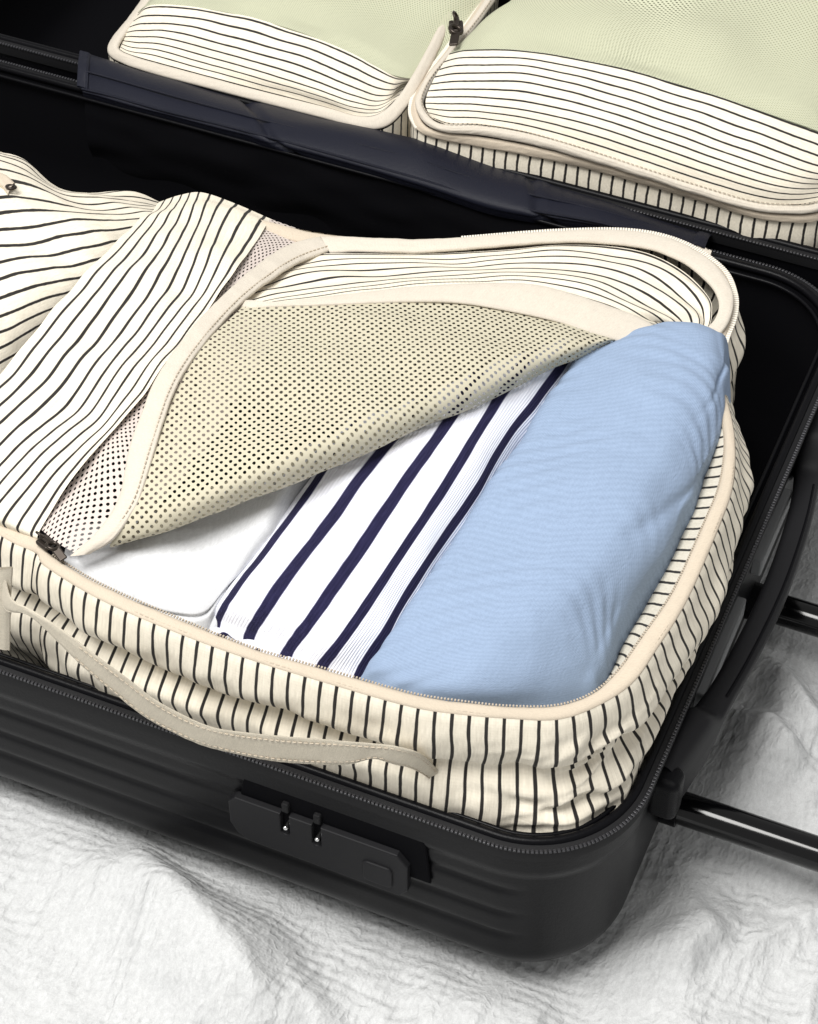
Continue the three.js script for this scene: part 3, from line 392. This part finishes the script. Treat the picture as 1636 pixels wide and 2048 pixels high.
// ---------- the clothes ----------
{
  const rows = [[[-0.1001,0.156,-0.2278],[-0.0901,0.16,-0.2398],[-0.078,0.164,-0.2495],[-0.0661,0.166,-0.2569],[-0.0535,0.167,-0.26],[-0.0451,0.165,-0.2612],[-0.0405,0.157,-0.2638]], [[-0.103,0.158,-0.1964],[-0.0854,0.166,-0.2025],[-0.0692,0.171,-0.209],[-0.0526,0.172,-0.2185],[-0.0386,0.169,-0.2279],[-0.0345,0.163,-0.2362],[-0.033,0.155,-0.2439]], [[-0.1046,0.157,-0.161],[-0.085,0.166,-0.1601],[-0.0634,0.172,-0.1629],[-0.0438,0.172,-0.1719],[-0.0329,0.166,-0.185],[-0.0274,0.159,-0.1972],[-0.0258,0.151,-0.2083]], [[-0.1105,0.155,-0.1117],[-0.09,0.164,-0.1078],[-0.0663,0.171,-0.1066],[-0.0466,0.17,-0.1161],[-0.035,0.164,-0.1285],[-0.0278,0.157,-0.1391],[-0.0252,0.148,-0.1498]], [[-0.1131,0.152,-0.0646],[-0.0942,0.161,-0.0602],[-0.0728,0.167,-0.0586],[-0.0548,0.165,-0.0681],[-0.0423,0.159,-0.083],[-0.0344,0.152,-0.0964],[-0.0309,0.144,-0.1083]], [[-0.1166,0.149,-0.0384],[-0.0979,0.155,-0.0325],[-0.0769,0.159,-0.0316],[-0.0588,0.157,-0.0402],[-0.0447,0.152,-0.0545],[-0.0359,0.147,-0.0675],[-0.0306,0.14,-0.0797]], [[-0.121,0.139,-0.0287],[-0.1034,0.142,-0.0247],[-0.0832,0.143,-0.0263],[-0.0626,0.141,-0.0346],[-0.0461,0.138,-0.0456],[-0.0357,0.135,-0.0562],[-0.0299,0.131,-0.066]]];
  const ext = rows.map((r) => { const a = r[0], b = r[6]; return [[a[0] - 0.004, a[1] - 0.03, a[2] - 0.003], ...r, [b[0] + 0.0015, b[1] - 0.035, b[2] - 0.002], [b[0] - 0.012, b[1] - 0.075, b[2]]]; });
  const first = ext[0].map((p) => [p[0] + 0.001, p[1] - 0.012, p[2] - 0.009]), zero = ext[0].map((p) => [p[0], p[1] - 0.055, p[2] - 0.010]), last = ext[6].map((p) => [p[0], p[1] - 0.04, p[2] + 0.008]);
  const o = thing('blue_shirt', 'light blue shirt folded into a long roll at the right of the open cube', 'shirt');
  part('folded_cloth', sheet([zero, first, ...ext, last], { nu: 200, nv: 240, uv: (s, t) => [s * 0.14, t * 0.3], lift: (s, t, p) => {
    const a = p[0] * 0.75 + p[2] * 0.66, b = -p[0] * 0.66 + p[2] * 0.75, w = N3(p[0] * 18, p[2] * 18, 1);
    let h = N3(p[0] * 26, p[2] * 26, 2) * 0.0022;
    h += (0.45 - Math.abs(N3(p[0] * 22 + w, p[2] * 34 + w, 8))) * 0.003 * smooth(0.3, 0.7, s);
    h += Math.sin(p[2] * 620 + Math.cos((s - 0.42) * 7) * 9 + w * 5) * 0.0004 * smooth(0.85, 0.6, s) * smooth(-0.25, 0.25, N3(p[0] * 24, p[2] * 24, 15));
    h += (0.28 - Math.abs(N3(p[0] * 48 + p[2] * 12, p[2] * 66 - p[0] * 20, 19))) * 0.0013 * smooth(-0.2, 0.3, N3(p[0] * 20, p[2] * 20, 23));
    h -= 0.0012 * Math.exp(-(((t - 0.545 + (s - 0.5) * 0.22) / 0.018) ** 2)) * smooth(0.42, 0.6, s); // a fold crossing it
    h -= 0.0014 * Math.exp(-(((t - 0.42 + (s - 0.5) * 0.5) / 0.014) ** 2)) * smooth(0.5, 0.7, s);
    return h; } }), M.blue, o);
}
{
  const C = [[[-0.1831,0.147,-0.1604],[-0.1825,0.149,-0.1242],[-0.1865,0.148,-0.0765],[-0.1898,0.144,-0.0447],[-0.1918,0.136,-0.038]], [[-0.1756,0.156,-0.155],[-0.1756,0.158,-0.1203],[-0.1799,0.157,-0.0726],[-0.1829,0.153,-0.0404],[-0.1862,0.143,-0.0345]], [[-0.1525,0.162,-0.1749],[-0.1541,0.165,-0.1366],[-0.1598,0.164,-0.0835],[-0.1646,0.158,-0.0417],[-0.1702,0.145,-0.0319]], [[-0.1355,0.163,-0.1987],[-0.1344,0.167,-0.1632],[-0.1384,0.166,-0.1032],[-0.144,0.16,-0.0463],[-0.1524,0.144,-0.0281]], [[-0.1184,0.16,-0.224],[-0.1204,0.164,-0.1881],[-0.1226,0.163,-0.1178],[-0.129,0.156,-0.0464],[-0.1371,0.142,-0.0278]], [[-0.1039,0.154,-0.2485],[-0.1058,0.156,-0.2203],[-0.1123,0.155,-0.1413],[-0.117,0.15,-0.0588],[-0.1226,0.138,-0.0323]]];
  const edge = C[5].map((p) => [p[0] + 0.006, p[1] - 0.016, p[2]]), foot = C[0].map((p) => [p[0] - 0.001, p[1] - 0.02, p[2]]), all = [foot, ...C, edge];
  const rows = [0, 1, 2, 3, 4].map((k) => all.map((c) => c[k])); rows.push(rows[4].map((p, i) => [p[0] + 0.002, p[1] - 0.009, p[2] + 0.003]), rows[4].map((p, i) => [p[0] + 0.008, p[1] - 0.03, p[2] - 0.006]));
  const o = thing('striped_shirt', 'white knit top with navy stripes folded between the white and blue shirts', 'shirt');
  part('folded_cloth', sheet(rows, { nu: 170, nv: 150, uv: (s, t) => [(s * 7 - 2 + 0.0) / 5, t * 2], lift: (s, t, p) => N3(p[0] * 34, p[2] * 22, 2) * 0.0026 + N3(p[0] * 80, p[2] * 50, 5) * 0.0009 + (0.4 - Math.abs(N3(p[0] * 30 + p[2] * 20, p[2] * 40, 9))) * 0.0022 * smooth(0.45, 0.8, t) }), M.navy, o);
  // the layer folded under it, its dark stripe ends showing at the near end
  const lowRows = [C.map((c) => along(c, 0.93)).map((p) => [p[0] - 0.001, p[1] - 0.006, p[2] + 0.004]), C.map((c) => along(c, 1)).map((p, i) => [p[0] - 0.002, p[1] - 0.004, p[2] + 0.004 + (i % 2) * 0.001]), C.map((c) => along(c, 1)).map((p) => [p[0] + 0.004, p[1] - 0.022, p[2] + 0.006])];
  part('under_layer', sheet(lowRows.map((r) => r.slice(0, 5)), { nu: 80, nv: 30, uv: (s, t) => [(s * 4 + 0.35 + 0.4 * t) / 5, t * 0.3], lift: (s, t, p) => Math.sin(s * 26) * 0.0015 }), M.navy, o);
}
{
  const rows = [[[-0.2668,0.146,-0.0559],[-0.2477,0.146,-0.0705],[-0.2251,0.146,-0.0932],[-0.2062,0.146,-0.1146],[-0.1868,0.146,-0.1467]], [[-0.2568,0.156,-0.0308],[-0.2326,0.156,-0.0442],[-0.2082,0.156,-0.0615],[-0.1938,0.156,-0.0802],[-0.1859,0.156,-0.1061]], [[-0.2503,0.154,-0.0239],[-0.2277,0.154,-0.026],[-0.2041,0.154,-0.0301],[-0.1907,0.154,-0.0403],[-0.1845,0.154,-0.0705]], [[-0.2463,0.144,-0.023],[-0.2214,0.144,-0.021],[-0.2003,0.144,-0.0211],[-0.1874,0.144,-0.0278],[-0.1865,0.144,-0.0455]]];
  rows.push(rows[3].map((p) => [p[0] + 0.002, p[1] - 0.03, p[2] + 0.004]));
  const ext = rows.map((r) => [...r, [r[4][0] + 0.004, r[4][1] - 0.02, r[4][2]]]);
  const o = thing('white_shirt', 'plain white shirt folded at the left of the striped top', 'shirt');
  part('folded_cloth', sheet(ext, { nu: 110, nv: 90, lift: (s, t, p) => N3(p[0] * 22, p[2] * 26, 6) * 0.003 + (0.4 - Math.abs(N3(p[0] * 26 + p[2] * 18, p[2] * 44, 9))) * 0.0036 - 0.002 * Math.exp(-(((t - 0.62 - s * 0.05) / 0.02) ** 2)) * smooth(0.15, 0.4, s) }), M.white, o);
}

{
  const o = scene.getObjectByName('white_shirt'), a = [[-0.2525,0.139,-0.0287],[-0.2266,0.139,-0.0276],[-0.2053,0.139,-0.0276],[-0.1901,0.139,-0.0324],[-0.1844,0.139,-0.0444]];
  part('under_layer', sheet([shift(a, 0, 0.006, -0.006), shift(a, 0.001, 0.003, 0.003), shift(a, 0.002, -0.006, 0.0065), shift(a, 0.002, -0.03, 0.004)], { nu: 80, nv: 30, lift: (s, t, p) => N3(p[0] * 40, 2, 3) * 0.0012 }), M.white, o);
}
// ---------- striped pouch at the left ----------
{
  const o = thing('packing_cube', 'stuffed striped pouch at the left edge tucked behind the open cube', 'packing cube', CUBES); o.name = 'packing_cube_001';
  const rows = [[[-0.533,0.1,-0.3351],[-0.4864,0.118,-0.3115],[-0.4477,0.128,-0.2909],[-0.4265,0.13,-0.2861],[-0.3983,0.126,-0.2774],[-0.3728,0.116,-0.2992],[-0.3569,0.108,-0.3068]], [[-0.5097,0.12,-0.2938],[-0.4655,0.138,-0.2728],[-0.4312,0.146,-0.2626],[-0.4085,0.146,-0.2589],[-0.3828,0.142,-0.2535],[-0.3617,0.136,-0.2662],[-0.3444,0.126,-0.2805]], [[-0.4617,0.15,-0.2175],[-0.4304,0.158,-0.2115],[-0.4006,0.162,-0.2104],[-0.3785,0.162,-0.2157],[-0.3615,0.158,-0.2242],[-0.3473,0.15,-0.2346],[-0.3355,0.14,-0.2498]], [[-0.4324,0.158,-0.1693],[-0.4024,0.166,-0.1638],[-0.3773,0.168,-0.1681],[-0.3599,0.168,-0.1755],[-0.3473,0.163,-0.1853],[-0.3371,0.156,-0.1946],[-0.3304,0.146,-0.2101]], [[-0.4088,0.156,-0.1271],[-0.3825,0.163,-0.1262],[-0.3589,0.165,-0.1319],[-0.3485,0.163,-0.1407],[-0.3423,0.159,-0.1519],[-0.3375,0.153,-0.1631],[-0.3351,0.143,-0.1782]], [[-0.3962,0.148,-0.1047],[-0.3738,0.153,-0.1049],[-0.3518,0.155,-0.1084],[-0.3427,0.153,-0.1146],[-0.3392,0.148,-0.1254],[-0.3385,0.142,-0.1363],[-0.3393,0.134,-0.1546]]];
  part('striped_body', sheet(rows, { nu: 120, nv: 120, uv: (s, t) => [(t * 16 + s * 4.6 + 0.3 * Math.sin(s * 6)) / 8, s * 1.4], lift: (s, t, p) => N3(p[0] * 30, p[2] * 30, 3) * 0.003 + (0.4 - Math.abs(N3(p[0] * 20, p[2] * 46, 8))) * 0.002 }), M.stripe, o);
  part('end_wall', sheet([rows[0], rows[0].map((p) => [p[0], p[1] - 0.03, p[2] - 0.006]), rows[0].map((p) => [p[0], 0.02, p[2] + 0.004])], { nu: 60, nv: 20, uv: (s, t) => [s * 3, t] }), M.stripe, o);
  part('zip_binding', tape([[-0.4247,0.1575,-0.2352],[-0.4169,0.1575,-0.2416],[-0.4086,0.1575,-0.2421],[-0.4008,0.1575,-0.2385]], [[-0.4194,0.158,-0.2265],[-0.4122,0.158,-0.2338],[-0.4051,0.158,-0.2334],[-0.3988,0.158,-0.2284]], 0.004, { n: 40 }), M.tape, o);
  part('binding_ring', placed(new THREE.TorusGeometry(0.0022, 0.0008, 8, 18), ...[[-0.3995,0.16,-0.2331]][0], 1.2), M.bronze, o);
}

// ---------- the two cubes in the lid ----------
{
  const o = thing('packing_cube', 'upper left packing cube with pale green mesh top and striped front panel in the lid', 'packing cube', CUBES); o.name = 'packing_cube_002';
  const edgeOut = [[-0.4677,0.106,-0.5197],[-0.4579,0.106,-0.4722],[-0.4555,0.106,-0.4428],[-0.4545,0.106,-0.4271],[-0.4502,0.106,-0.4167],[-0.4397,0.107,-0.4107],[-0.4186,0.108,-0.4072],[-0.3713,0.108,-0.407],[-0.3099,0.108,-0.4072],[-0.2867,0.109,-0.4059],[-0.2735,0.112,-0.4101],[-0.2674,0.118,-0.4236],[-0.2672,0.121,-0.4476],[-0.2693,0.123,-0.4744],[-0.2729,0.124,-0.4977],[-0.2742,0.125,-0.5198],[-0.2784,0.125,-0.557]];
  const edgeIn = [[-0.4584,0.111,-0.5123],[-0.4493,0.111,-0.4649],[-0.4476,0.111,-0.4383],[-0.4461,0.111,-0.4234],[-0.4434,0.111,-0.4171],[-0.4359,0.112,-0.4135],[-0.4175,0.112,-0.412],[-0.3717,0.112,-0.4115],[-0.3136,0.112,-0.4122],[-0.2917,0.113,-0.4107],[-0.28,0.116,-0.4133],[-0.2739,0.121,-0.4248],[-0.273,0.124,-0.4457],[-0.2743,0.126,-0.4702],[-0.2767,0.127,-0.495],[-0.2788,0.128,-0.5157],[-0.2844,0.128,-0.5522]];
  part('rim_binding', tape(edgeOut, edgeIn, 0.004, { n: 200, round: 2.4, lift: (u, c, p) => N3(p.x * 60, p.z * 60, 3) * 0.0005 }), M.tapeWhite, o);
  const wallPts = even(edgeOut, 160);
  let L = 0; const G = [], UV = []; wallPts.forEach((p, i) => { if (i) L += V(p).distanceTo(V(wallPts[i - 1])); G.push([0, 0.25, 0.5, 0.75, 1].map((k) => [p[0], p[1] - 0.001 - k * 0.045, p[2] + 0.003 * Math.sin(k * 3) * 0.4])); UV.push([0, 0.25, 0.5, 0.75, 1].map((k) => [L / STRIPE / 8, k])); });
  part('side_wall', gridGeometry(G, UV), M.stripe, o);
  const rows = [[[-0.4437,0.11,-0.4175],[-0.4362,0.111,-0.4139],[-0.4178,0.111,-0.4123],[-0.3719,0.111,-0.4119],[-0.3136,0.111,-0.4121],[-0.2917,0.112,-0.4106],[-0.2814,0.114,-0.4146],[-0.2759,0.118,-0.4259]], [[-0.4471,0.108,-0.4271],[-0.4378,0.112,-0.4232],[-0.4158,0.116,-0.4216],[-0.3725,0.119,-0.4174],[-0.3214,0.12,-0.4134],[-0.2958,0.118,-0.4134],[-0.2824,0.116,-0.4201],[-0.2766,0.115,-0.436]], [[-0.4483,0.11,-0.4358],[-0.4364,0.117,-0.4336],[-0.4142,0.123,-0.432],[-0.3742,0.127,-0.4281],[-0.3269,0.127,-0.4257],[-0.2992,0.123,-0.4244],[-0.2817,0.119,-0.4289],[-0.2753,0.117,-0.4426]], [[-0.4499,0.112,-0.452],[-0.4385,0.121,-0.4506],[-0.4069,0.128,-0.4496],[-0.3739,0.132,-0.4471],[-0.338,0.133,-0.4435],[-0.3067,0.129,-0.4414],[-0.2824,0.125,-0.4376],[-0.2708,0.121,-0.4435]]];
  part('striped_panel', sheet(rows, { nu: 160, nv: 70, uv: (s, t) => [(t * 8.6 + 0.2) / 8, s * 2.2], lift: (s, t, p) => (N3(p[0] * 40, p[2] * 40, 2) * 0.0018 + smooth(0.6, 0.9, s) * Math.sin(s * 34 + t * 5) * 0.0006) * smooth(0, 0.15, t) }), M.stripe, o);
  const back = rows[3].map((p, i) => [p[0] * 0.98 - 0.004 + (i - 4) * 0.004, 0.143 - (i === 0 ? 0.02 : i === 7 ? 0.008 : 0), -0.62]), bk0 = rows[3].map((p, i) => [p[0] + (i === 7 ? 0.009 : i === 0 ? -0.004 : 0), p[1] + (i > 0 && i < 7 ? 0.004 : 0), p[2] - 0.045]), far = back.map((p) => [p[0], 0.11, -0.72]);
  const topSheet = sheet([rows[3], bk0, back, far], { nu: 120, nv: 120, lift: (s, t, p) => N3(p[0] * 22, p[2] * 22, 4) * 0.0045 * smooth(0, 0.1, t) + Math.sin(p[0] * 260 + p[2] * 90) * 0.0006 * smooth(0.72, 0.95, s) });
  part('mesh_panel', topSheet, M.meshGreen, o);
  part('packed_clothes', (() => { const g = topSheet.clone(); g.translate(0, -0.0022, -0.002); return g; })(), M.greenCloth, o);
}
{
  const o = thing('packing_cube', 'upper right packing cube with pale green mesh top and striped side wall showing', 'packing cube', CUBES); o.name = 'packing_cube_003';
  const zipE = [[-0.2662,0.124,-0.5582],[-0.2637,0.124,-0.5205],[-0.2647,0.122,-0.4779],[-0.2668,0.12,-0.4468],[-0.2657,0.119,-0.4287],[-0.2616,0.118,-0.4162],[-0.2529,0.118,-0.4054],[-0.2397,0.118,-0.4034],[-0.2224,0.1185,-0.4044],[-0.1922,0.119,-0.4072],[-0.1602,0.119,-0.4097],[-0.1253,0.119,-0.409],[-0.0902,0.119,-0.4073],[-0.0668,0.119,-0.4053],[-0.0498,0.119,-0.4077],[-0.0326,0.119,-0.4164],[-0.0179,0.119,-0.4404]];
  const inE = [[-0.2562,0.131,-0.548],[-0.2543,0.131,-0.5104],[-0.2566,0.129,-0.469],[-0.2589,0.128,-0.4406],[-0.2582,0.127,-0.425],[-0.2554,0.126,-0.4169],[-0.2451,0.127,-0.4063],[-0.2337,0.129,-0.4025],[-0.218,0.131,-0.4063],[-0.1934,0.132,-0.4088],[-0.1601,0.132,-0.4072],[-0.122,0.131,-0.4043],[-0.086,0.13,-0.4027],[-0.0661,0.129,-0.4037],[-0.051,0.129,-0.4075],[-0.0364,0.129,-0.4155],[-0.0234,0.129,-0.4357]];
  const n = 260, a = even(zipE, n), b = even(inE, n), md = a.map((p, i) => p.map((v, c) => mix(v, b[i][c], 0.48)));
  part('zip_tape', tape(a, md, 0.0028, { n, round: 2.6 }), M.tape, o);
  part('rim_binding', tape(md.map((p) => [p[0], p[1] + 0.0012, p[2]]), b, 0.0048, { n, round: 2.2, lift: (u, c, p) => N3(p.x * 60, p.z * 60, 3) * 0.0006 }), M.tapeWhite, o);
  stitches(md, b, 0.82, 0.0024, 0.0026, o);
  teethAlong(shift(zipE.slice(0, 7), -0.0008, 0, 0.0002), 100, 0.0014, 0.0016, 0.0024, 0.001, M.teeth, o);
  let L = 0; const G = [], UV = [], ks = [0, 0.12, 0.3, 0.5, 0.7, 1]; a.forEach((p, i) => { if (i) L += V(p).distanceTo(V(a[i - 1])); G.push(ks.map((k) => [p[0] + Math.sin(k * 3) * 0.0015 * N3(L * 60, k * 3, 1), p[1] - 0.0006 - k * 0.05, p[2] + (i > 60 ? 0.002 * Math.sin(k * 6) - 0.001 : 0)])); UV.push(ks.map((k) => [L / 0.0066 / 8, k])); });
  part('side_wall', gridGeometry(G, UV), M.stripe, o);
  const rows = [[[-0.2473,0.126,-0.4087],[-0.2346,0.128,-0.4046],[-0.2185,0.13,-0.4076],[-0.1935,0.131,-0.4093],[-0.1602,0.131,-0.4076],[-0.1221,0.13,-0.4048],[-0.0861,0.129,-0.4031],[-0.0624,0.128,-0.4049],[-0.0456,0.128,-0.4112],[-0.0327,0.128,-0.4219],[-0.0231,0.128,-0.435]], [[-0.2531,0.13,-0.4154],[-0.2391,0.134,-0.4155],[-0.2222,0.138,-0.4163],[-0.1945,0.141,-0.418],[-0.1603,0.143,-0.4165],[-0.1232,0.143,-0.4129],[-0.0895,0.142,-0.4096],[-0.0626,0.14,-0.4096],[-0.0454,0.137,-0.4154],[-0.0336,0.133,-0.4272],[-0.0247,0.131,-0.4391]], [[-0.2554,0.133,-0.4321],[-0.2419,0.139,-0.4327],[-0.2232,0.145,-0.4326],[-0.198,0.149,-0.4339],[-0.1665,0.151,-0.4323],[-0.1291,0.152,-0.4279],[-0.0952,0.151,-0.4244],[-0.0648,0.149,-0.4221],[-0.0438,0.144,-0.425],[-0.0296,0.138,-0.4341],[-0.0233,0.134,-0.4423]], [[-0.2555,0.135,-0.4551],[-0.2437,0.143,-0.4513],[-0.2268,0.15,-0.4486],[-0.2069,0.154,-0.4489],[-0.1757,0.157,-0.4488],[-0.1363,0.158,-0.4476],[-0.0997,0.158,-0.4447],[-0.0693,0.156,-0.443],[-0.0454,0.151,-0.4457],[-0.0294,0.143,-0.4498],[-0.022,0.136,-0.456]]];
  part('striped_panel', sheet(rows, { nu: 180, nv: 70, uv: (s, t) => [(t * 10.3 + 0.3) / 8, s * 2.4], lift: (s, t, p) => N3(p[0] * 40, p[2] * 40, 22) * 0.0014 * smooth(0, 0.15, t) }), M.stripe, o);
  const bk0 = rows[3].map((p, i) => [p[0] + (i === 0 ? 0.012 : i === 1 ? 0.006 : 0), p[1] + (i > 0 && i < 10 ? 0.004 : 0), p[2] - 0.05]), back = rows[3].map((p, i) => [-0.222 + i * 0.0215, 0.158 - (i === 0 ? 0.02 : 0), -0.62]), far = back.map((p) => [p[0], 0.11, -0.72]);
  const topSheet = sheet([rows[3], bk0, back, far], { nu: 120, nv: 120, lift: (s, t, p) => N3(p[0] * 22, p[2] * 22, 34) * 0.0048 * smooth(0, 0.1, t) + Math.sin((p[0] + 0.25) * 300 + p[2] * 200) * 0.0005 * smooth(0.25, 0.05, s) });
  part('mesh_panel', topSheet, M.meshGreen, o);
  part('packed_clothes', (() => { const g = topSheet.clone(); g.translate(0, -0.0022, -0.002); return g; })(), M.greenCloth, o);
  zipPull(o, ...[[-0.2589,0.139,-0.472]], -1.15, 1.35);
}

renderer.render(scene, camera);
